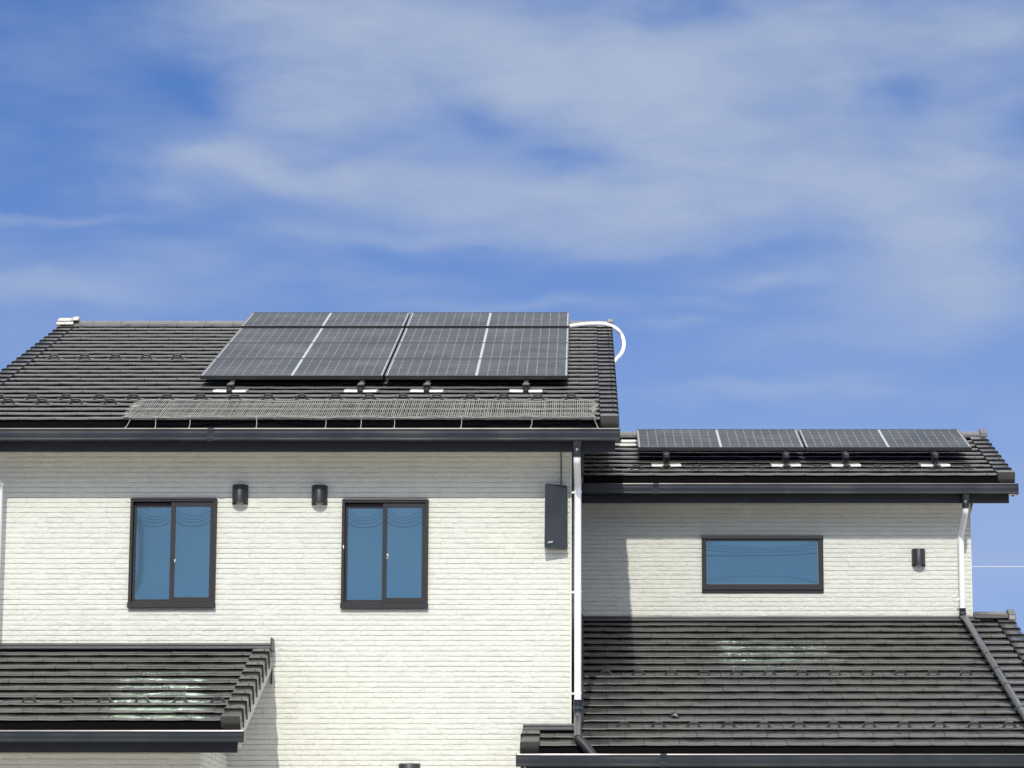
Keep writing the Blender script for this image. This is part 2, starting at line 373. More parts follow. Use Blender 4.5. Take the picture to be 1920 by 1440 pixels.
def fascia(x0, x1, y, zt, zb, parent):
    mb = MB(); mb.box(x0, x1, y, y+.03, zb, zt)
    o = link('fascia', mb, 'fascia', parent, bevel=.002); return o
def sguard(rf, x, k, parent):
    E = rf['E']; s = k*E+.022; mb = MB(); t = .005
    def P(a, h, ds=0): return Vector(RP(rf, x+a, s+ds, .031+h))
    path = [(-.072, .002), (-.060, .008), (-.034, .044), (-.026, .048), (.026, .048), (.034, .044), (.060, .008), (.072, .002)]
    inner = [(.050, .002), (.046, .008), (.027, .036), (-.027, .036), (-.046, .008), (-.050, .002)]
    # a flat strap bent to a trapezoid, with real width along the slope
    op = path; ip = [(-.042, .000), (-.038, .006), (-.026, .029), (-.020, .033), (.020, .033), (.026, .029), (.038, .006), (.042, .000)]
    for i in range(len(op)-1):
        a, b, c, d = op[i], op[i+1], ip[i+1], ip[i]
        mb.hexa([P(*a), P(*b), P(*c), P(*d), P(*a, .022), P(*b, .022), P(*c, .022), P(*d, .022)])
    for sg in (-1, 1):
        mb.hexa([P(sg*.088, -.003, -.004), P(sg*.048, -.003, -.004), P(sg*.048, -.003, .06), P(sg*.088, -.003, .06), P(sg*.088, .003, -.002), P(sg*.048, .003, -.002), P(sg*.048, .003, .06), P(sg*.088, .003, .06)])
    o = link('snow_guard', mb, 'tile', parent); return o
def guards(rf, k, x0, x1, xc, parent, proto=[None]):
    x = xc; out = []
    while x-TW > x0: x -= TW
    while x < x0: x += TW
    while x < x1:
        if proto[0] is None:
            proto[0] = sguard(rf, x, k, parent); proto.append((rf, x, k, parent))
        else:
            rf0, x_0, k0, p0 = proto[1]
            c = proto[0].copy(); C.objects.link(c)
            wl = Vector(WL[proto[0].name]) + Vector(RP(rf, x, k*rf['E'], 0)) - Vector(RP(rf0, x_0, k0*rf0['E'], 0))
            c.parent = parent; c.location = wl - Vector(WL[parent.name])
        x += TW

# --- main roof
mr_x0 = XX(118, 605, 30.85)-.02; mxo = .330; mxi = .165
mroof = tile_field('main_roof', MAIN, mr_x0+.15, mxi-.004, -.02, house)
tag(mroof)
link('roof_deck', deck(MAIN, mr_x0+.04, mxo-.03, .09), 'tile_dark', mroof)
rake(MAIN, mxi, mxo, 24, mroof); rake(MAIN, mr_x0+.165, mr_x0, 24, mroof)
ridgeZ = MAIN['ze']+PT*(MAIN['yt']-MAIN['ye'])
def ridge(rf, x0, x1, parent, length=.31, r=.075, dz=.0, end=True, white=None):
    yr = rf['yt']; zr = rf['ze']+rf.get('pt', PT)*(yr-rf['ye'])
    mb = MB(); x = x0; i = 0
    while x < x1-.02:
        b = min(x+length, x1); rr = r+random.uniform(-.001, .001)
        prof = [(-.13, -.022), (-.128, .006), (-.07, .038), (-.035, .058), (0, .064), (.035, .058), (.07, .038), (.128, .006), (.13, -.022), (.11, -.022), (0, .03), (-.11, -.022)]
        mb.prism([(yr+a, zr+c+dz+.018) for a, c in prof], x+.0015, b-.0015); x = b
    return link('ridge_tiles', mb, 'tile', parent, smooth=True)
ridge(MAIN, mr_x0+.06, mxo-.01, mroof, length=.30)
mb = MB(); zr = ridgeZ
mb.prism([(MAIN['yt']-.15, zr+.01), (MAIN['yt']-.14, zr+.05), (MAIN['yt'], zr+.11), (MAIN['yt']+.14, zr+.05), (MAIN['yt']+.15, zr+.01)], mr_x0-.03, mr_x0+.16)
link('ridge_end_tile', mb, 'tile', mroof, bevel=.006)
mb = MB(); mb.prism([(MAIN['yt']-.135, zr+.056), (MAIN['yt']-.06, zr+.100), (MAIN['yt'], zr+.116), (MAIN['yt']+.06, zr+.100), (MAIN['yt']+.12, zr+.06)], mr_x0-.02, mr_x0+.13)
mb.prism([(MAIN['yt']-.10, zr+.07), (MAIN['yt']-.06, zr+.11), (MAIN['yt'], zr+.132), (MAIN['yt']+.06, zr+.11), (MAIN['yt']+.11, zr+.07)], mr_x0+.132, mr_x0+.20)
link('ridge_end_cap', mb, 'pale', mroof, bevel=.012)
mb = MB(); mb.prism([(MAIN['yt']-.14, zr+.01), (MAIN['yt']-.12, zr+.05), (MAIN['yt'], zr+.105), (MAIN['yt']+.12, zr+.05), (MAIN['yt']+.14, zr+.01)], mxo-.05, mxo+.012)
link('ridge_end_tile', mb, 'tile', mroof, bevel=.006)
# rear slope, plain tiles out of sight from the street
def rear(rf, x0, x1, yend, parent):
    yr = rf['yt']; z = rf['ze']+rf.get('pt', PT)*(yr-rf['ye']); mb = MB(); d = yend-yr; n = max(3, int(d/.24))
    prof = []
    for i in range(n):
        y = yr+d*i/n; prof += [(y, z-PT*(y-yr)+.006), (y+d/n, z-PT*(y+d/n-yr)+.034)]
    prof += [(yend, z-PT*d-.10), (yr, z-.10)]
    mb.prism(prof, x0, x1); return link('rear_slope', mb, 'tile', parent)
rear(MAIN, mr_x0+.01, mxo-.01, 36.4, mroof)
zt, zb = ZZ(802.5, 25.07), ZZ(826, 25.07)
gut = gutter(XX(-160, 815, 25.07), XX(1162, 815, 25.07), 25.07, zt, zb, house, joints=(XX(395, 815, 25.07),))
fascia(XX(-150, 840, 25.2), XX(1091, 840, 25.2)+.29, 25.205, ZZ(815, 25.2), ZZ(846.5, 25.2), house)
mb = MB(); mb.box(mr_x0+.02, XX(1091, 840, 25.2)+.285, 25.236, YM+.05, ZZ(846.5, 25.2)+.085, ZZ(846.5, 25.2)+.10); link('soffit', mb, 'soffit', house)
# sloping rake soffit and bargeboard on the right gable
def barge(rf, x, w, side, parent, thick=.03, yend=None, y0=None, top=-.05, bot=-.20, m='fascia'):
    y0 = y0 if y0 is not None else rf['ye']+.03; y1 = yend or rf['yt']
    f = lambda y, n: (x, y, rf['ze']+rf.get('pt', PT)*(y-rf['ye'])+n)
    mb = MB(); mb.poly([f(y0, top), f(y1, top), f(y1, bot), f(y0, bot)], (thick*side, 0, 0))
    if yend is None and rf is not LOW and rf is not POR:
        yr = rf['yt']; zr_ = rf['ze']+rf.get('pt', PT)*(yr-rf['ye']); ye = yr+ (5.5 if rf is MAIN else 3.0)
        mb.poly([(x, yr, zr_+top), (x, ye, zr_-PT*(ye-yr)+top), (x, ye, zr_-PT*(ye-yr)+bot), (x, yr, zr_+bot)], (thick*side, 0, 0))
    return link('bargeboard', mb, m, parent)
barge(MAIN, mxo-.035, 0, -1, house)
mwr = XX(1071, 1000, YM)                                             # main wall right corner
def gable_soffit(rf, x0, x1, n, parent, y0=None, y1=None):
    f = lambda x, y: (x, y, rf['ze']+rf.get('pt', PT)*(y-rf['ye'])+n); y0 = y0 or rf['ye']+.1; y1 = y1 or rf['yt']
    mb = MB(); mb.poly([f(x0, y0), f(x1, y0), f(x1, y1), f(x0, y1)], (0, 0, .012)); return link('gable_soffit', mb, 'soffit', parent)
gable_soffit(MAIN, mwr, mxo-.066, -.13, house)
# snow guards of the main roof
guards(MAIN, 14, XX(60, 677, 28.5), XX(345, 677, 28.5), XX(213, 677, 28.4), mroof)
guards(MAIN, 4, XX(-10, 751, 26.15), XX(1118, 751, 26.15), XX(566, 751, 26.15), mroof)
guards(MAIN, 3, XX(-10, 761, 25.95), XX(225, 761, 25.95), XX(144, 761, 25.95), mroof)

# --- right wing upper roof
uxo, uxi = XX(1903, 900, 29.2), XX(1870, 900, 29.2)
ux0 = 0.0
uroof = tile_field('upper_wing_roof', UP, ux0+.02, uxi-.004, .12, house)
link('roof_deck', deck(UP, ux0+.02, uxo-.03, .09), 'tile_dark', uroof)
rake(UP, uxi, uxo, 9, uroof)
ridge(UP, ux0, uxo-.04, uroof)
zr2 = UP['ze']+PT*(UP['yt']-UP['ye'])
mb = MB(); mb.prism([(UP['yt']-.14, zr2+.0), (UP['yt']-.12, zr2+.05), (UP['yt'], zr2+.115), (UP['yt']+.12, zr2+.05), (UP['yt']+.14, zr2+.0)], uxo-.06, uxo+.01)
link('ridge_end_tile', mb, 'tile', uroof, bevel=.006)
rear(UP, ux0+.02, uxo-.02, 34.3, uroof)
YG = 29.08
gutter(.0, XX(1909, 915, YG), YG, ZZ(906, YG), ZZ(926, YG), house, joints=(XX(1230, 915, YG),))
fascia(.0, XX(1892, 935, 29.2), 29.205, ZZ(915, 29.2), ZZ(943, 29.2), house)
mb = MB(); mb.box(.0, XX(1892, 935, 29.2)-.02, 29.236, YR+.05, ZZ(943, 29.2)+.08, ZZ(943, 29.2)+.095); link('soffit', mb, 'soffit', house)
barge(UP, uxo-.005, 0, -1, house)
wr = XX(1821, 1050, YR)
gable_soffit(UP, wr, uxo-.036, -.13, house)
guards(UP, 1, .1, uxi-.1, XX(1306, 878, 29.5), uroof)
mb = MB(); mb.poly([RP(UP, ux0+.0, .0, .0), RP(UP, ux0+.0, 2.2, .0), RP(UP, ux0+.0, 2.2, .07), RP(UP, ux0+.0, .0, .07)], (.025, 0, 0)); link('side_flashing', mb, 'flash', uroof)
# white replacement tiles beside the panels
for (k, a, b) in ((7, XX(1150, 831, 30.8), XX(1192, 831, 30.8)), (8, XX(1165, 820, 31.0), XX(1192, 820, 31.0))):
    mb = MB(); one_tile(mb, UP, a, b, k*UP['E'], UP['E'], .006, -.004); link('white_tile', mb, 'galv', uroof, smooth=True)

# --- lower wing roof
lxo, lxi = uxo, uxi
lleft_o, lleft_i = XX(975, 1390, 25.1), XX(1011, 1390, 25.1)
nleft = 2
def lx0(k): return lleft_i+.004 if k < 2 else .0
lroof = tile_field('lower_wing_roof', LOW, lx0, lxi-.004, XX(1467, 1370, 25.7), house)
link('roof_deck', deck(LOW, .0, lxo-.03, .09), 'tile_dark', lroof)
link('roof_deck', deck(LOW, lleft_i, .0, .09, yt=YM), 'tile_dark', lroof)
rake(LOW, lxi, lxo, 18, lroof); rake(LOW, lleft_i, lleft_o, 2, lroof)
# head flashing where it meets the walls
def head_flash(rf, x0, x1, yw, parent, h=.055):
    z = rf['ze']+rf.get('pt', PT)*(yw-rf['ye'])
    mb = MB(); mb.prism([(yw-.16, z-.012), (yw-.16, z+.002), (yw-.02, z+.042), (yw-.016, z+h), (yw-.004, z+h), (yw-.004, z-.02)], x0, x1)
    mb.prism([(yw-.060, z+.034), (yw-.058, z+.044), (yw-.017, z+.050), (yw-.017, z+.034)], x0, x1)
    return link('wall_flashing', mb, 'flash', parent, smooth=False, bevel=.002)
head_flash(LOW, .0, wr+.06, YR, lroof)
head_flash(LOW, lleft_o+.015, .0, YM, lroof)
mb = MB(); z_ = LOW['ze']+LOW['pt']*(YR-LOW['ye'])
mb.prism([(YR-.14, z_+.02), (YR-.12, z_+.06), (YR, z_+.10), (YR+.12, z_+.06), (YR+.14, z_+.02)], wr+.01, uxo-.06)
link('ridge_tiles', mb, 'tile', lroof, bevel=.008)
mb = MB(); mb.prism([(YR-.15, z_+.0), (YR-.13, z_+.06), (YR, z_+.125), (YR+.13, z_+.06), (YR+.15, z_+.0)], uxo-.062, uxo+.015)
link('ridge_end_tile', mb, 'tile', lroof, bevel=.008)
rl = dict(LOW); rl['yt'] = YR
mb = MB(); mb.prism([(YR, z_+.03), (YR+2.2, z_+.03-PT*2.2), (YR+2.2, z_-.1-PT*2.2), (YR, z_-.1)], wr+.02, uxo-.01); link('rear_slope', mb, 'tile', lroof)
YL = 24.97
gutter(XX(968, 1425, YL), uxo+.04, YL, ZZ(1413.5, YL), ZZ(1437, YL), house, joints=(XX(1244, 1425, YL),))
fascia(XX(986, 1440, 25.1), uxo-.06, 25.105, ZZ(1420, 25.1), ZZ(1457, 25.1), house)
mb = MB(); mb.box(lleft_o+.05, uxo-.05, 25.137, YM+.05, ZZ(1457, 25.1)+.08, ZZ(1457, 25.1)+.095); link('soffit', mb, 'soffit', house)
barge(LOW, lleft_o+.005, 0, 1, house, yend=YM-.01); barge(LOW, uxo-.005, 0, -1, house, yend=YR+.1)
guards(LOW, 2, .25, uxi-.05, XX(1563, 1356, 25.65), lroof)
guards(LOW, 9, .15, uxi-.05, XX(1565, 1262, 27.4), lroof)
# stepped side flashing beside the main wall
mb = MB(); L_ = (YR-YM)/CP
s0 = (YM-LOW['ye'])/CP
mb.poly([RP(LOW, -.01, s0, .0), RP(LOW, -.01, s0+L_, .0), RP(LOW, -.01, s0+L_, .075), RP(LOW, -.01, s0, .075)], (.028, 0, 0)); link('side_flashing', mb, 'flash', lroof)

# --- porch roof
pxo, pxi = XX(452, 1350, 23.3), XX(415, 1350, 23.3)
px0 = XX(-60, 1300, 24.5)
proof = tile_field('porch_roof', POR, px0, pxi-.004, XX(72, 1345, 23.35), house)
link('roof_deck', deck(POR, px0, pxo-.03, .09), 'tile_dark', proof)
rake(POR, pxi, pxo, 10, proof)
head_flash(POR, px0, pxo-.0, YM, proof)
mb = MB(); zP = POR['ze']+POR['pt']*(YM-POR['ye']); mb.box(pxo-.006, pxo+.006, YM-.20, YM-.004, zP-.02, zP+.085); link('flashing_end', mb, 'flash', proof)
YP = 23.14
gutter(px0, XX(457, 1380, YP), YP, ZZ(1369, YP), ZZ(1391, YP), house)
fascia(px0, XX(445, 1400, 23.27), 23.275, ZZ(1380, 23.27), ZZ(1411, 23.27), house)
pwr = XX(375, 1425, 23.75); YPW = 23.75
mb = MB(); mb.box(px0, pxo-.05, 23.31, YPW+.05, ZZ(1411, 23.27)+.075, ZZ(1411, 23.27)+.09); link('soffit', mb, 'soffit', house)
barge(POR, pxo-.012, 0, -1, house, yend=YM-.01, top=-.06, bot=-.185, m='barge')
gable_soffit(POR, pwr, pxo-.045, -.15, house, y0=23.3, y1=YM)
guards(POR, 2, px0, pxi-.05, XX(341, 1310, 23.85), proof)
mb = MB(); mb.box(XX(508, 1270, YM), XX(511, 1270, YM), YM-.03, YM-.008, ZZ(1283, YM), ZZ(1255, YM)); link('flashing_drip', mb, 'flash', proof)

# ------------------------------------------------------------------ brick walls
CO = .0452
def brick_wall(name, x0, x1, z0, z1, Y, holes, parent, axis='x', zf=None, detail=True):
    """courses of split-face bricks; every brick its own facetted face. axis 'y': wall in the YZ plane at x=Y facing +x"""
    mb = MB()
    def PT3(u, d, z): return (u, Y-d, z) if axis == 'x' else (Y+d, u, z)
    nz0 = math.floor(z0/CO); z = nz0*CO; row = 0
    while z < z1:
        za, zb_ = max(z+.0025, z0), min(z+CO-.0025, z1); 
        segs = [(x0, x1)]
        for (ha, hb, hz0, hz1) in holes:
            if zb_ > hz0 and za < hz1:
                ns = []
                for a, b in segs:
                    if hb <= a or ha >= b: ns.append((a, b)); continue
                    if ha > a: ns.append((a, ha))
                    if hb < b: ns.append((hb, b))
                segs = ns
        if zb_-za > .008:
            x = x0-random.uniform(0, .2)
            while x < x1:
                w = random.choice((.12, .16, .20, .24, .28))
                for a, b in segs:
                    l, r = max(x+.0005, a), min(x+w-.0005, b)
                    if r-l < .012: continue
                    nx = max(2, int((r-l)/.034)+1) if detail else 1; nzv = 2 if detail else 1
                    base = len(mb.v); off = random.uniform(-.0010, .0010); sl = random.uniform(-.0012, .0012)
                    for i in range(nx+1):
                        for j in range(nzv+1):
                            ed = 0 if 0 < j < nzv else -.0014
                            mid = random.uniform(-.0016, .0022) if detail else 0
                            jx = random.uniform(-.008, .008) if (detail and 0 < i < nx) else 0
                            jz = random.uniform(-.008, .008) if (detail and 0 < j < nzv) else random.uniform(-.0008, .0008)
                            mb.v.append(PT3(l+(r-l)*i/nx+jx, off+sl*(i/nx-.5)+mid+ed, za+(zb_-za)*j/nzv+jz))
                    Q = nzv+1; lip0, lip1 = random.uniform(-.0022, .0012), random.uniform(-.0012, .0012)
                    for i in range(nx+1):
                        for j, dz_ in ((0, lip0), (nzv, lip1)):
                            p_ = mb.v[base+i*Q+j]; mb.v[base+i*Q+j] = (p_[0], p_[1], p_[2]+dz_+random.uniform(-.0006, .0006))
                    for i in range(nx):
                        for j in range(nzv):
                            A = base+i*Q+j; mb.f += [(A, A+Q, A+Q+1), (A, A+Q+1, A+1)] if (i+j) % 2 else [(A, A+Q, A+1), (A+Q, A+Q+1, A+1)]; mb.m += [0, 0]
                    b2 = len(mb.v)
                    mb.v += [PT3(l-.0004, -.009, za-.001), PT3(r+.0004, -.009, za-.001), PT3(r+.0004, -.009, zb_+.001), PT3(l-.0004, -.009, zb_+.001)]
                    bot = [base+i*Q for i in range(nx+1)]; top = [base+i*Q+nzv for i in range(nx+1)]
                    lef = [base+j for j in range(Q)]; rig = [base+nx*Q+j for j in range(Q)]
                    mb.f += [tuple(bot)+(b2+1, b2), tuple(reversed(top))+(b2+3, b2+2), tuple(reversed(lef))+(b2, b2+3), tuple(rig)+(b2+2, b2+1)]; mb.m += [0]*4
                x += w
        z += CO; row += 1
    return link(name, mb, 'brick', parent)
def backing(u0, u1, z0, z1, Y, holes, thick=.12, axis='x'):
    mb = MB(); us = sorted({u0, u1, *[h[0] for h in holes], *[h[1] for h in holes]}); zs = sorted({z0, z1, *[h[2] for h in holes], *[h[3] for h in holes]})
    for i in range(len(us)-1):
        for j in range(len(zs)-1):
            uc, zc_ = (us[i]+us[i+1])/2, (zs[j]+zs[j+1])/2
            if any(h[0] < uc < h[1] and h[2] < zc_ < h[3] for h in holes): continue
            if axis == 'x': mb.box(us[i], us[i+1], Y+.0085, Y+thick, zs[j], zs[j+1])
            else: mb.box(Y-thick, Y-.0085, us[i], us[i+1], zs[j], zs[j+1])
    return mb
# window openings
def opening(pl, pr, pt, pb, Y):
    ym = (pt+pb)/2; return (XX(pl, ym, Y), XX(pr, ym, Y), ZZ(pb, Y), ZZ(pt, Y))
YF = YM-.035
W1 = opening(242, 404.5, 935, 1139.5, YF); W2 = opening(640, 802.5, 937, 1140.5, YF); W3 = opening(1316, 1544, 1004, 1106, YR-.035)
ins = lambda w: (w[0]+.012, w[1]-.012, w[2]+.012, w[3]-.012)
mwl = mr_x0+.33
zsof = ZZ(846.5, 25.2)+.086
wall = brick_wall('main_wall', mwl, mwr, .30, zsof, YM, [ins(W1), ins(W2)], house)
link('wall_core', backing(mwl, mwr-.009, 0, zsof, YM, [ins(W1), ins(W2)]), 'joint', wall)
mb = MB(); mb.box(mwl, mwr, YM-.006, YM+.008, 0, .30); link('wall_base', mb, 'joint', wall)
# main side walls (gable pentagons) and rear
def gable_wall(name, x, th, rf, y0, yb, drop, m, parent):
    yr = rf['yt']; zt_ = lambda y: rf['ze']+rf.get('pt', PT)*(yr-rf['ye'])-PT*abs(y-yr)-drop
    mb = MB(); mb.poly([(x, y0, 0), (x, yb, 0), (x, yb, zt_(yb)), (x, yr, zt_(yr)), (x, y0, zt_(y0))], (th, 0, 0)); return link(name, mb, m, parent)
gable_wall('side_wall', mwr-.10, .098, MAIN, YM+.13, 36, .145, 'fascia', house)
gable_wall('side_wall', mwl, .1, MAIN, YM+.13, 36, .145, 'brick', house)
mb = MB(); mb.box(mwl, mwr, 36, 36.1, 0, ridgeZ-PT*(36-MAIN['yt'])-.15); link('rear_wall', mb, 'brick', house)
mb = MB(); mb.box(mwr-.010, mwr+.004, YM-.004, YM+.02, .30, zsof-.002); link('corner_trim', mb, 'brick', house)
zs3 = ZZ(943, 29.2)+.081
wall3 = brick_wall('wing_wall', mwr+.0, wr, z_-.10, zs3, YR, [ins(W3)], house)
link('wall_core', backing(mwr+.001, wr-.009, 0, zs3, YR, [ins(W3)]), 'joint', wall3)
gable_wall('side_wall', wr-.10, .098, UP, YR+.125, 33.9, .145, 'brick', house)
mb = MB(); mb.box(wr-.008, wr+.003, YR-.002, YR+.125, 0, zs3-.002); link('corner_trim', mb, 'brick', house)
mb = MB(); mb.box(mwr, wr-.1, 33.8, 33.9, 0, 5.2); link('rear_wall', mb, 'brick', house)
# ground floor of the wing and of the porch
zl = ZZ(1457, 25.1)+.078
w4 = brick_wall('wing_base_wall', lleft_o+.09, uxo-.4, .30, zl, YM-.25, [], house, detail=True)
mb = MB(); mb.box(lleft_o+.09, uxo-.4, YM-.241, YM-.02, 0, zl); link('wall_core', mb, 'joint', w4)
mb = MB(); mb.poly([(uxo-.5, YM-.0, 0), (uxo-.5, YR+2, 0), (uxo-.5, YR+2, z_-.85), (uxo-.5, YR, z_-.12), (uxo-.5, YM, zl+.02)], (.1, 0, 0)); link('side_wall', mb, 'brick', house)
zp = ZZ(1411, 23.27)+.074
w5 = brick_wall('porch_wall', px0, pwr, .30, zp, YPW, [], house)
mb = MB(); mb.box(px0, pwr-.01, YPW+.0085, YPW+.12, 0, zp); link('wall_core', mb, 'joint', w5)
w6 = brick_wall('porch_side_wall', YPW+.0, YM-.01, .30, zp+.02, pwr, [], house, axis='y')
mb = MB(); mb.poly([(pwr-.10, YPW+.121, 0), (pwr-.10, YM-.01, 0), (pwr-.10, YM-.01, zP-.17), (pwr-.10, YPW+.121, zp+.03)], (.091, 0, 0)); link('wall_core', mb, 'joint', w6)

# ------------------------------------------------------------------ windows
def pane(x0, x1, z0, z1, y, a, parent):
    mb = MB(); nx, nz = 14, 24; xc, hx, zc_, hz = (x0+x1)/2, (x1-x0)/2, (z0+z1)/2, (z1-z0)/2
    for i in range(nx+1):
        for j in range(nz+1):
            u, w = -1+2*i/nx, -1+2*j/nz
            b = (1-u**2)**1*(1-w**4)
            mb.v.append((xc+u*hx, y+a*b, zc_+w*hz))
    for i in range(nx):
        for j in range(nz):
            A = i*(nz+1)+j; mb.f.append((A, A+nz+1, A+nz+2, A+1)); mb.m.append(0)
    o = link('pane', mb, 'glass', parent); o.data.polygons.foreach_set('use_smooth', [True]*len(o.data.polygons)); return o
def ring(mb, x0, x1, z0, z1, y0, y1, l, r, t, b):
    mb.box(x0, x0+l, y0, y1, z0, z1); mb.box(x1-r, x1, y0, y1, z0, z1)
    mb.box(x0+l, x1-r, y0+.0006, y1, z1-t, z1); mb.box(x0+l, x1-r, y0+.0006, y1, z0, z0+b)
def sliding_window(w, Y, parent, label, lockz, tagpos=None, a=-.0009):
    x0, x1, z0, z1 = w; yf = Y-.035
    e = empty('window', ((x0+x1)/2, Y, z0), parent=parent); e['label'] = label
    mb = MB(); ring(mb, x0, x1, z0+.034, z1, yf, Y+.06, .026, .026, .024, .010)
    link('frame', mb, 'frame', e, bevel=.0015)
    mb = MB(); mb.box(x0-.004, x1+.004, yf-.012, Y+.06, z0, z0+.046); mb.box(x0-.002, x1+.002, yf-.006, Y-.01, z1-.006, z1+.003)
    link('sill', mb, 'frame', e, bevel=.002)
    xm = (x0+x1)/2
    # rear (left) sash
    ya = Y+.012; mb = MB(); ring(mb, x0+.028, xm+.012, z0+.050, z1-.030, ya, ya+.028, .022, .035, .040, .030); link('sash', mb, 'frame', e, bevel=.0015)
    pane(x0+.049, xm-.022, z0+.079, z1-.069, ya+.008, a, e)
    yb = Y-.020; mb = MB(); ring(mb, xm-.022, x1-.026, z0+.050, z1-.026, yb, yb+.028, .040, .030, .042, .044); link('sash', mb, 'frame', e, bevel=.0015)
    pane(xm+.017, x1-.055, z0+.093, z1-.067, yb+.008, a, e)
    mb = MB(); mb.box(xm+.018, xm+.026, yb-.004, yb+.004, lockz-.008, lockz+.008); mb.box(xm+.018, xm+.022, yb-.006, yb+.002, lockz-.02, lockz-.010)
    if tagpos: mb.box(xm+.018, xm+.030, yb-.004, yb+.004, lockz-.006, lockz+.022); mb.box(x0+.014, x0+.022, yf-.002, yf+.004, tagpos-.014, tagpos+.014)
    link('latch', mb, 'lock', e)
    mb = MB(); mb.box(x0+.027, x1-.027, Y+.048, Y+.056, z0+.05, z1-.03); link('glazing_backing', mb, 'tile_dark', e)
    return e
sliding_window(W1, YM, house, 'dark framed sliding window above the porch roof', ZZ(1051, YM))
sliding_window(W2, YM, house, 'dark framed sliding window between the round vent hood and the black box', ZZ(1044, YM), ZZ(1026, YM))
def fixed_window(w, Y, parent, label):
    x0, x1, z0, z1 = w; yf = Y-.035
    e = empty('window', ((x0+x1)/2, Y, z0), parent=parent); e['label'] = label
    mb = MB(); ring(mb, x0, x1, z0, z1, yf, Y+.06, .048, .052, .050, .060); link('frame', mb, 'frame', e, bevel=.003)
    mb = MB(); mb.box(x0-.002, x1+.002, yf-.014, yf+.03, z1-.034, z1+.002); link('head', mb, 'fascia', e, bevel=.002)
    mb = MB(); mb.box(x0, x1, yf+.012, Y-.0, z0-.022, z0-.0015); link('sill', mb, 'frame', e, bevel=.002)
    mb = MB(); ring(mb, x0+.046, x1-.050, z0+.058, z1-.048, Y-.012, Y-.006, .005, .005, .003, .006); link('glazing_bead', mb, 'backsheet', e)
    pane(x0+.050, x1-.054, z0+.063, z1-.050, Y-.008, -.0007, e)
    mb = MB(); mb.box(x0+.03, x1-.03, Y+.048, Y+.056, z0+.03, z1-.03); link('glazing_backing', mb, 'tile_dark', e)
fixed_window(W3, YR, house, 'wide dark framed fixed window on the right wing')

# ------------------------------------------------------------------ downpipes
def downpipe(label, parts_fn):
    e = empty('downpipe', parts_fn['base'], parent=house); e['label'] = label
    for nm, pts, r, m in parts_fn['tubes']:
        mb = MB(); mb.tube(pts, r, 16); link(nm, mb, m, e, smooth=True)
    for (x, y, z, r, m) in parts_fn['clips']:
        mb = MB(); mb.tube([(x, y, z-.010), (x, y, z+.010)], r, 16); mb.box(x-r-.018, x-r+.006, y-.006, y+.006, z-.010, z+.006); mb.box(x-.006, x+.006, y, y+.10, z-.005, z+.005)
        link('clip', mb, m, e, smooth=True)
    return e
def outlet(e, x, y, zt_, h=.14):
    mb = MB(); mb.tube([(x, y, zt_), (x, y, zt_-.02), (x, y, zt_-.065), (x, y, zt_-.07), (x, y, zt_-h+.02), (x, y, zt_-h)], [.046, .044, .034, .037, .036, .031], 16)
    link('outlet', mb, 'gutter', e, smooth=True)
xp = XX(1083.3, 1000, 25.50); yp = 25.50
zgb = ZZ(826, 25.07)+.002
def arc(pts, n=5):                                    # round the corners of a path
    P = [Vector(p) for p in pts]; out = [P[0]]
    for i in range(1, len(P)-1):
        a, b, c = P[i-1], P[i], P[i+1]; d = min((b-a).length, (c-b).length, .07)*.5
        s, t = b+(a-b).normalized()*d, b+(c-b).normalized()*d
        for k in range(n+1):
            u = k/n; out.append(s*(1-u)**2+b*2*u*(1-u)+t*u*u)
    out.append(P[-1]); return out
z1313 = ZZ(1313, yp)
xo_ = XX(1082, 830, 25.12)
e = downpipe('white downpipe at the corner of the main block', dict(base=(xp, yp, z1313),
    tubes=[('pipe', arc([(xo_, 25.13, zgb-.12), (xo_, 25.14, zgb-.17), (xp, yp, zgb-.34), (xp, yp, z1313)]), .0305, 'white'),
           ('lower_pipe', arc([(xp, yp, z1313+.004), (xp, yp, ZZ(1345, yp)), (xp, 25.44, ZZ(1352, 25.44)), (xp, 25.10, ZZ(1384, 25.10))]), .033, 'pipe_dark'),
           ('shoe', [(xp-.004, 25.075, ZZ(1383, 25.08)), (XX(1096, 1395, 25.06), 25.06, ZZ(1397, 25.06)), (XX(1116, 1420, 25.04), 25.04, ZZ(1422, 25.04))], [.036, .042, .042], 'fascia'),
           ('collar', [(xp, yp, z1313+.002), (xp, yp, z1313-.10)], .036, 'gutter'),
           ('collar', [(xp, yp, z1313-.055), (xp, yp, z1313-.075)], .041, 'pipe_dark'),
           ('collar', [(xp, 25.29, ZZ(1367, 25.29)), (xp, 25.27, ZZ(1369, 25.27))], .036, 'pipe_dark')],
    clips=[(xp, yp, ZZ(923, yp), .034, 'white'), (xp, yp, ZZ(1110, yp), .034, 'white'), (xp, yp, ZZ(1300, yp), .034, 'white')]))
outlet(e, xo_, 25.125, zgb)
xq = XX(1802.5, 1050, 29.48); yq = 29.48; z1143 = ZZ(1141, yq); xo2 = XX(1810, 935, 29.14); zgb2 = ZZ(926, YG)+.002
e = downpipe('white downpipe near the right corner of the wing', dict(base=(xq, yq, z1143),
    tubes=[('pipe', arc([(xo2, 29.14, zgb2-.12), (xo2, 29.15, zgb2-.17), (xq, yq, zgb2-.37), (xq, yq, z1143)]), .030, 'white'),
           ('collar', [(xq, yq, z1143+.002), (xq, yq, ZZ(1160, yq))], .034, 'gutter'),
           ('collar', [(xq, yq, z1143-.035), (xq, yq, z1143-.055)], .038, 'pipe_dark')],
    clips=[(xq, yq, ZZ(1123, yq), .033, 'white')]))
outlet(e, xo2, 29.135, zgb2)
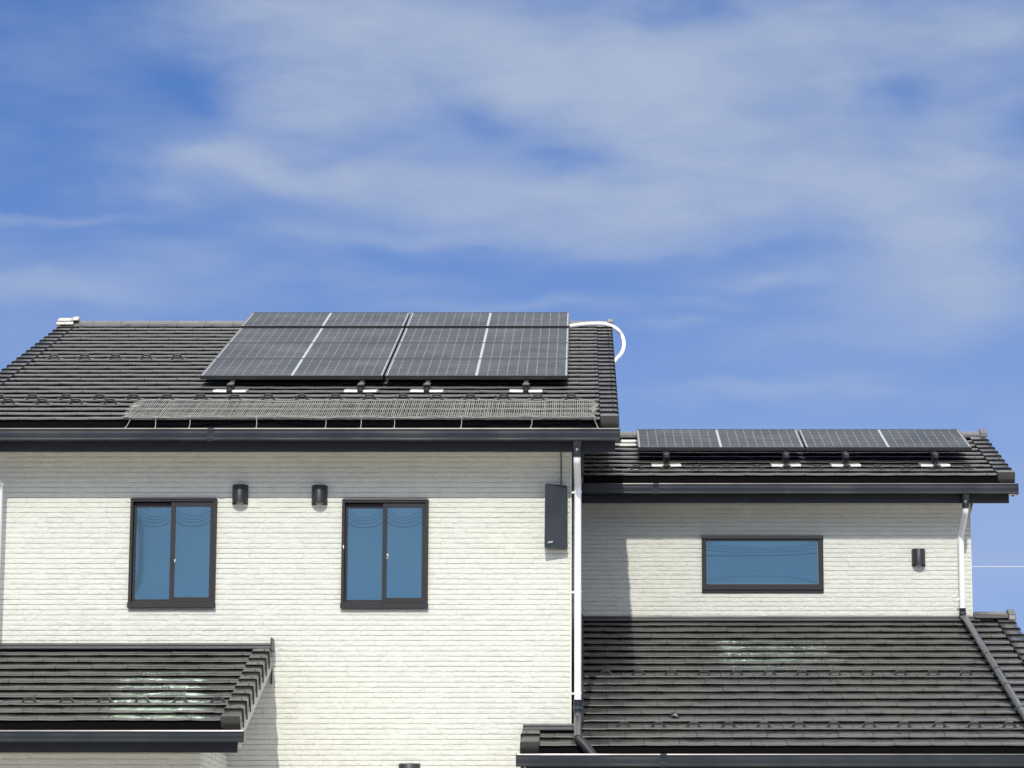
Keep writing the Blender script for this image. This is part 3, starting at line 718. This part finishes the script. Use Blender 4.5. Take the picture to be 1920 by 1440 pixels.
# dark pipe running down the lower wing roof
sA, sB = (29.45-LOW['ye'])/CP, .02
mb = MB(); mb.tube(arc([(xq, yq, ZZ(1160, yq)+.01), RP(LOW, xq+.01, sA-.10, .085), RP(LOW, xq+.045, sB, .085), RP(LOW, xq+.045, sB-.12, -.02)]), .033, 16)
o = link('roof_pipe', mb, 'pipe_dark', house, smooth=True); o['label'] = 'dark grey pipe running down the tiles of the lower wing roof'
for f_ in (.42, .55, .68, .86):
    s = sB+(sA-sB)*(1-f_)+.3 if False else sA-(sA-sB)*(f_-.06)
    t_ = (sA-.10-s)/(sA-.10-sB); x = xq+.01+.035*t_
    mb = MB(); mb.tube([RP(LOW, x, s, .085), RP(LOW, x, s+.022, .085)], .0365, 16); mb.box(x-.012, x+.012, RP(LOW, x, s, .02)[1], RP(LOW, x, s+.015, .02)[1]+.01, RP(LOW, x, s, .02)[2], RP(LOW, x, s, .07)[2])
    link('pipe_strap', mb, 'gutter', o, smooth=True)
# left downpipe, only its edge in the picture
xl = XX(-3.5, 1000, 25.50)
e = downpipe('white downpipe at the left edge of the main wall', dict(base=(xl, yp, 2.3),
    tubes=[('pipe', arc([(xl-.07, 25.13, zgb-.12), (xl-.07, 25.14, zgb-.17), (xl, yp, zgb-.34), (xl, yp, ZZ(1195, yp))]), .0305, 'white')],
    clips=[(xl, yp, ZZ(908, yp), .034, 'white')]))
outlet(e, xl-.07, 25.125, zgb)
# bird shaped roof vent on the lower wing roof
rvx, rvs = XX(1264, 1345, 25.9), (25.95-LOW['ye'])/CP
mb = MB(); P = lambda a, s, n: RP(LOW, rvx+a, rvs+s, n)
mb.hexa([P(-.035, -.02, .028), P(.045, -.03, .022), P(.05, .06, .02), P(-.04, .06, .02), P(-.022, .01, .062), P(.012, .0, .068), P(.02, .05, .06), P(-.02, .05, .06)])
mb.hexa([P(-.045, -.022, .040), P(.0, -.035, .050), P(.048, -.045, .030), P(.045, -.02, .03), P(-.045, -.022, .044), P(.0, -.035, .056), P(.048, -.045, .036), P(.045, -.02, .036)])
o = link('roof_clip', mb, 'bracket', lroof, bevel=.004)

# ------------------------------------------------------------------ solar panels
PWID, PLEN = 1.706, (31.05-26.90)/CP/4-.012
def panel_at(x, y, z, label, group):
    e = empty('solar_panel', (x+PWID/2, y, z-.04), label, 'solar panel', group)
    rf = dict(ye=y, ze=z); P = lambda a, s, n: RP(rf, x+a, s, n)
    mb = MB(); fw = .011; t = .038
    def bar(a0, a1, s0, s1, n0, n1): mb.hexa([P(a0, s0, n0), P(a1, s0, n0), P(a1, s1, n0), P(a0, s1, n0), P(a0, s0, n1), P(a1, s0, n1), P(a1, s1, n1), P(a0, s1, n1)])
    bar(0, fw, 0, PLEN, -t, 0); bar(PWID-fw, PWID, 0, PLEN, -t, 0); bar(fw, PWID-fw, 0, fw, -t, -.0005); bar(fw, PWID-fw, PLEN-fw, PLEN, -t, -.0005)
    link('frame', mb, 'pframe', e)
    mb = MB(); bar(fw, PWID-fw, fw, PLEN-fw, -.009, -.0045); link('backsheet', mb, 'backsheet', e)
    mb = MB(); nx, nz = 9, 6; mg = .010; cgap = .022; W = (PWID-2*fw-2*mg-cgap)/2; cw = W/nx; H = (PLEN-2*fw-.008)/nz
    for h in range(2):
        for i in range(nx):
            for j in range(nz):
                a0 = fw+mg+h*(W+cgap)+i*cw+.0012; a1 = a0+cw-.0024; s0 = fw+.004+j*H+.0008; s1 = s0+H-.0016; c = .007; n = -.0038
                k = len(mb.v); mb.v += [P(a0+c, s0, n), P(a1-c, s0, n), P(a1, s0+c*1.6, n), P(a1, s1-c*1.6, n), P(a1-c, s1, n), P(a0+c, s1, n), P(a0, s1-c*1.6, n), P(a0, s0+c*1.6, n)]
                mb.f.append(tuple(k+q for q in range(8))); mb.m.append(0)
    link('cells', mb, 'cell', e)
    return e
G1, G2 = 'solar panels on the main roof', 'solar panels on the wing roof'
X1 = XX(375, 704, 26.90); Z1 = ZZ(704, 26.90)
rown = ['bottom row', 'second row from the eave', 'third row from the eave', 'top row by the ridge']
base = panel_at(X1, 26.90, Z1, 'dark solar panel, left one of the bottom row on the main roof', G1)
pitchY = (31.05-26.90)/4; 
for k in range(4):
    for c in range(2):
        if k == 0 and c == 0: continue
        ex = .014 if k == 3 else 0
        copy_thing(base, (c*(PWID+.018), k*pitchY+ex, k*pitchY*PT+ex*PT+(.016 if k == 3 else 0)), 'dark solar panel, %s one of the %s on the main roof' % (('left', 'right')[c], rown[k]))
X2 = XX(1196.5, 838, 29.76); Z2 = ZZ(838.3, 29.76)-.0
for c in range(2):
    q = copy_thing(base, (X2-X1+c*(PWID+.018), 29.76-26.90, Z2-Z1), 'dark solar panel, %s one of the pair on the right wing roof' % ('left', 'right')[c]); q['group'] = G2

# mounting brackets
def bracket(rf, x, k, label, group, hgt):
    s = k*rf['E']; e = empty('mounting_bracket', RP(rf, x, s+.05, .03), label, 'bracket', group)
    mb = MB(); one_tile(mb, rf, x-.150, x+.150, s, rf['E'], .004, -.003); link('base_tile', mb, 'galv', e, smooth=True)
    mb = MB(); P = lambda a, s_, n: RP(rf, x+a, s+s_, n)
    def bar(a0, a1, s0, s1, n0, n1): mb.hexa([P(a0, s0, n0), P(a1, s0, n0), P(a1, s1, n0), P(a0, s1, n0), P(a0, s0, n1), P(a1, s0, n1), P(a1, s1, n1), P(a0, s1, n1)])
    bar(-.024, .024, -.010, .16, .036, .044)
    bar(-.026, .026, -.016, -.008, .012, .044)
    link('foot_plate', mb, 'bracket', e, bevel=.002)
    mb = MB(); bar(-.028, .028, .075, .135, .044, .085); bar(-.036, .036, .10, .15, .082, hgt-.052); link('post', mb, 'bracket', e, bevel=.004)
    mb = MB(); bar(-.022, .022, .06, .19, hgt-.055, hgt-.04); bar(.030, .038, .085, .12, .09, hgt-.045); bar(-.034, .034, .07, .10, hgt-.095, hgt-.050)
    link('clamp', mb, 'bracket', e, bevel=.002)
    mb = MB(); mb.tube([P(0, .045, .044), P(0, .045, .062)], .012, 6); link('bolt', mb, 'pipe_dark', e)
    return e
hM = (Z1-(MAIN['ze']+PT*(26.9-MAIN['ye'])))*CP
names = ['leftmost', 'second from left', 'third from left', 'rightmost']
b0 = None
for i, px in enumerate((431, 676, 800, 986)):
    x = XX(px, 735, 26.65); lab = 'black mounting bracket on a white tile under the main roof panels, %s' % names[i]
    if b0 is None: b0 = bracket(MAIN, x, 6, lab, 'brackets under the main roof panels', hM); bx = x
    else: copy_thing(b0, (x-bx, 0, 0), lab)
hU = (Z2-(UP['ze']+PT*(29.76-UP['ye'])))*CP
b1 = None
for i, px in enumerate((1249, 1473, 1585, 1752)):
    x = XX(px, 868, 29.75); lab = 'black mounting bracket on a white tile under the wing roof panels, %s' % names[i]
    if b1 is None: b1 = bracket(UP, x, 2, lab, 'brackets under the wing roof panels', hU); bx = x
    else: copy_thing(b1, (x-bx, 0, 0), lab)
# rails under the panels
def rails(rf, xs, y0, y1, hoff, label, z0, yb):
    e = empty('mounting_rails', (sum(xs)/len(xs), y0, z0-.05), label, 'rail')
    for x in xs:
        P = lambda y, n: (x-.02, y, z0+PT*(y-yb)+n)
        mb = MB(); mb.poly([P(y0, -.045), P(y1, -.045), P(y1, -.075), P(y0, -.075)], (.04, 0, 0)); link('rail', mb, 'bracket', e)
rails(MAIN, [XX(p, 735, 26.65) for p in (431, 676, 800, 986)], 26.72, 30.9, 0, 'black rails hidden under the eight main roof solar panels', Z1, 26.9)
rails(UP, [XX(p, 868, 29.75) for p in (1249, 1473, 1585, 1752)], 29.6, 30.7, 0, 'black rails hidden under the two wing roof solar panels', Z2, 29.76)

# ------------------------------------------------------------------ white cable conduit
pts = [(1050, 614, 30.62), (1071, 612, 30.62), (1090, 609.5, 30.62), (1112, 608, 30.62), (1132, 608.5, 30.62), (1148, 613, 30.62), (1159, 622, 30.62), (1166, 632, 30.65), (1169.5, 644, 30.6), (1169, 655, 30.55), (1165, 665, 30.5), (1158, 673, 30.45), (1149, 682, 30.4)]
pts = [(a, b-2.5 if a > 1155 else b-1, c) for a, b, c in pts]
P3 = [Vector((XX(a, b, c), c, ZZ(b, c))) for a, b, c in pts]
def catmull(P, n=5):
    out = []
    for i in range(len(P)-1):
        p0, p1, p2, p3 = P[max(i-1, 0)], P[i], P[i+1], P[min(i+2, len(P)-1)]
        for k in range(n):
            t = k/n; out.append(.5*((2*p1)+(p2-p0)*t+(2*p0-5*p1+4*p2-p3)*t*t+(3*p1-p0-3*p2+p3)*t**3))
    out.append(P[-1]); return out
mb = MB(); mb.tube(catmull(P3), .021, 14)
tag(link('cable_conduit', mb, 'white', smooth=True), 'white flexible conduit curving from the main panels over the roof verge', 'conduit')

# ------------------------------------------------------------------ snow net
def snow_net():
    xa, xb = XX(236, 794, 25.25), XX(1114, 775, 25.6); rf = MAIN
    e = empty('snow_net', RP(rf, (xa+xb)/2, .05, .04), 'long grey beige safety net lying along the eave below the main roof panels', 'net')
    Lt, Lb = .80, -.050; rnd = random.Random(5)
    def topline(x): return Lt + .020*math.sin(x*3.1)+.012*math.sin(x*7.7+1)+.006*math.sin(x*19)
    def botline(x): return Lb + .018*math.sin(x*2.3+2)+.010*math.sin(x*6.1)
    def nn(x, s): return .046+.003*math.sin(x*9+s*4)+.002*math.sin(x*23+2*s)+.008*math.exp(-((s-Lt)/.06)**2)
    mb = MB(); n = int((xb-xa)/.0185); 
    for i in range(n+1):
        x = xa+(xb-xa)*i/n; r = rnd.uniform(-.004, .004); t, b = topline(x), botline(x)
        if x < xa+.12: b += 0; 
        K = 9; pts = []
        for k in range(K+1):
            s = b+(t-b)*k/K; pts.append(RP(rf, x+r*.5+.0012*math.sin(k*1.3+i*.7), s, nn(x, s)))
        wd = rnd.uniform(.0030, .0048)
        base = len(mb.v)
        for p in pts: mb.v += [(p[0]-wd, p[1], p[2]-.002), (p[0], p[1]-.001, p[2]+.003), (p[0]+wd, p[1], p[2]-.002)]
        for k in range(K):
            a = base+3*k; mb.f += [(a, a+1, a+4, a+3), (a+1, a+2, a+5, a+4), (a+2, a, a+3, a+5)]; mb.m += [0]*3
    # knitted cords running the length
    for fr, rad in ((0, .005), (.08, .0035), (.52, .004), (1, .005)):
        pts = []; m_ = int((xb-xa)/.03)
        for i in range(m_+1):
            x = xa+(xb-xa)*i/m_; t, b = topline(x), botline(x)
            s = b+(t-b)*fr+rnd.uniform(-.004, .004)*(1 if fr in (0, 1) else .6); pts.append(RP(rf, x, s, nn(x, s)+.004+rnd.uniform(-.002, .002)))
        mb.tube(pts, rad, 5)
    # tangled ends
    for xe, dr in ((xa, -1), (xb, 1)):
        for q in range(26):
            s = Lb+(Lt-Lb)*rnd.random(); p0 = Vector(RP(rf, xe-dr*rnd.uniform(.0, .05), s, nn(xe, s)+.006))
            p1 = Vector(RP(rf, xe+dr*rnd.uniform(0.0, .035), s+rnd.uniform(-.05, .03), nn(xe, s)+rnd.uniform(.002, .02)))
            p2 = Vector(RP(rf, xe-dr*rnd.uniform(.0, .03), s+rnd.uniform(-.07, .05), nn(xe, s)+.004))
            mb.tube(catmull([p0, p1, p2], 3), .0032, 5)
    link('netting', mb, 'net', e)
    yl, zl_ = 25.075, zt+.002
    for (p, q) in ((247, 235), (293, 291), (358, 354.5), (482, 480.5), (612, 610), (678, 676), (740, 739), (866, 864), (998, 995), (1112, 1121)):
        s = .04; x0_ = XX(p, 793, 25.22); x1_ = XX(q, 802, yl)
        A = Vector(RP(rf, x0_, -.02, .045)); B = Vector((x1_, yl, zl_)); mid = (A+B)/2+Vector((.004, -.004, -.006))
        mb = MB(); mb.tube(catmull([A, mid, B], 4), .0032, 6); mb.tube([B+Vector((-.006, 0, 0)), B+Vector((.006, 0, .004))], .006, 6)
        mb.tube([A+Vector((-.012, -.004, 0)), A+Vector((.010, -.004, .006))], .006, 6); link('tie_cord', mb, 'net', e)
snow_net()

# ------------------------------------------------------------------ vent hoods
def vent_hood(px, pt, pb, Y, label, w=.134, h=.165):
    x = XX(px, (pt+pb)/2, Y-.05); z = ZZ(pb, Y-.09); zt2 = ZZ(pt, Y-.06)
    e = empty('vent_hood', (x, Y, z), label, 'vent', 'round fronted black vent hoods on the walls')
    mb = MB(); n = 20; prof = []
    for k in range(n+1):
        a = math.pi*k/n; prof.append((x-math.cos(a)*w/2, Y-.014-math.sin(a)*.078))
    o_ = len(mb.v)
    for i, zz in enumerate((z, z+.004, zt2-.006, zt2)):
        for (a, b) in prof: mb.v.append((a if i < 3 else x+(a-x)*.96, b if i < 3 else Y-.014+(b-Y+.014)*.94, zz))
    m_ = n+1
    for i in range(3):
        for k in range(n): mb.f.append((o_+i*m_+k, o_+i*m_+k+1, o_+(i+1)*m_+k+1, o_+(i+1)*m_+k)); mb.m.append(0)
    mb.f.append(tuple(o_+3*m_+k for k in range(m_))); mb.m.append(0)
    inn = len(mb.v)
    for zz in (z, zt2-.01):
        for (a, b) in prof: mb.v.append((x+(a-x)*.95, Y-.014+(b-Y+.014)*.94, zz))
    for k in range(n): mb.f.append((inn+k, inn+m_+k, inn+m_+k+1, inn+k+1)); mb.f.append((o_+k, inn+k, inn+k+1, o_+k+1)); mb.m += [0, 0]
    mb.f.append(tuple(inn+m_+k for k in range(m_))); mb.m.append(0)
    link('hood', mb, 'hood', e, smooth=True)
    mb = MB(); mb.box(x-w/2-.003, x+w/2+.003, Y-.014, Y+.004, z-.006, zt2+.002); link('flange', mb, 'hood', e, bevel=.003)
    mb = MB(); mb.tube([(x, Y-.016, z+.035), (x, Y-.05, z+.035)], .045, 20); link('grille', mb, 'pale', e, smooth=True)
vent_hood(449.5, 908.5, 942, YM, 'black vent hood beside the window above the porch')
vent_hood(598.5, 909.5, 943, YM, 'black vent hood left of the middle window of the main wall')
vent_hood(1723, 1029, 1058.5, YR, 'black vent hood on the right wing wall next to the white downpipe', w=.132)
vent_hood(767, 1431.5, 1468, YM, 'black vent hood at the foot of the main wall below the middle window', w=.18, h=.19)

# ------------------------------------------------------------------ junction box and its cable
bx0, bx1 = XX(1021, 965, YM-.10), XX(1063.5, 965, YM-.09); bz0, bz1 = ZZ(1028, YM-.12), ZZ(907, YM-.12)
e = empty('connection_box', ((bx0+bx1)/2, YM, bz0), 'tall black box fixed to the main wall beside the downpipe', 'box')
mb = MB(); mb.hexa([(bx0, YM-.150, bz0+.006), (bx1, YM-.088, bz0-.004), (bx1, YM-.01, bz0-.004), (bx0, YM-.01, bz0+.006), (bx0+.004, YM-.150, bz1), (bx1, YM-.088, bz1-.010), (bx1, YM-.01, bz1-.010), (bx0+.004, YM-.01, bz1)])
link('box_body', mb, 'box', e, bevel=.008)
mb = MB()
def bp(u, z): return Vector((bx0+(bx1-bx0)*u, YM-.150+.062*u-.0025, z))
for k, (ua, ub) in enumerate(((.13, .17), (.19, .25), (.27, .33))):
    z0_ = bz0+.043+k*.002; A = [bp(ua, z0_), bp(ub, z0_+.0), bp(ub+.05, z0_+.016), bp(ua+.05, z0_+.016)]; mb.poly(A, (0, .004, 0))
link('emblem', mb, 'pale', e)
mb = MB(); mb.box(bx0+.03, bx1-.02, YM-.012, YM+.004, bz0+.04, bz1-.04); link('wall_mount', mb, 'bracket', e)
xcb = XX(1052, 880, YM-.01)
mb = MB(); mb.tube([(xcb, YM-.014, bz1-.02), (xcb+.001, YM-.016, bz1+.15), (xcb-.001, YM-.015, zsof)], .0052, 8)
tag(link('wall_cable', mb, 'wire', smooth=True), 'thin black cable rising from the black box to the eave', 'cable')

# ------------------------------------------------------------------ wires
def wire(name, p0, p1, sag, r, m, label, group):
    p0, p1 = Vector(p0), Vector(p1); pts = []
    for i in range(25):
        t = i/24; p = p0.lerp(p1, t); p.z -= sag*4*t*(1-t); pts.append(p)
    mb = MB(); mb.tube(pts, r, 6); return tag(link(name, mb, m, smooth=True), label, 'wire', group)
wire('overhead_wire', (-60, 45, ZZ(1062.5, 45)-.0), (70, 45, ZZ(1062.5, 45)), .0, .006, 'skywire', 'thin pale wire crossing the sky right of the wing wall', None)

# power lines and pole on the far side of the street (the windows mirror them)
YW = -24
pl = empty('utility_pole', (-12.2, YW, 0), 'concrete utility pole across the street mirrored in the window above the porch', 'pole')
mb = MB(); mb.tube([(-12.2, YW, 0), (-12.2, YW, 13.5)], [.30, .22], 14); link('pole_shaft', mb, 'pole', pl, smooth=True)
for zc_ in (12.7, 13.2):
    mb = MB(); mb.box(-13.1, -11.3, YW-.05, YW+.05, zc_, zc_+.10); link('crossarm', mb, 'bracket', pl, bevel=.01)
for i, (z0_, r_) in enumerate(((13.15, .028), (12.97, .028), (12.80, .03), (12.62, .034))):
    wire('power_line', (-34, YW, z0_), (26, YW, z0_+.2), .9, r_, 'wire', ('topmost', 'second from the top', 'third from the top', 'lowest')[i]+' of the black power lines across the street', 'power lines across the street')

for xq_, lab in ((10.5, 'concrete utility pole across the street, farther right one'), (.6, 'concrete utility pole across the street, middle one')):
    copy_thing(pl, (xq_+12.2, 0, 0), lab)
for i, (za_, zb2_) in enumerate(((11.35, 10.75), (10.95, 11.15))):
    wire('service_cable', (.6, YW, za_), (10.5, YW, zb2_), .12, .028, 'wire', ('higher', 'lower')[i]+' service cable between the middle and right utility poles', 'service cables across the street')
pl['group'] = 'utility poles across the street'
for o in C.objects:
    if o.name.startswith('utility_pole'): o['group'] = pl['group']
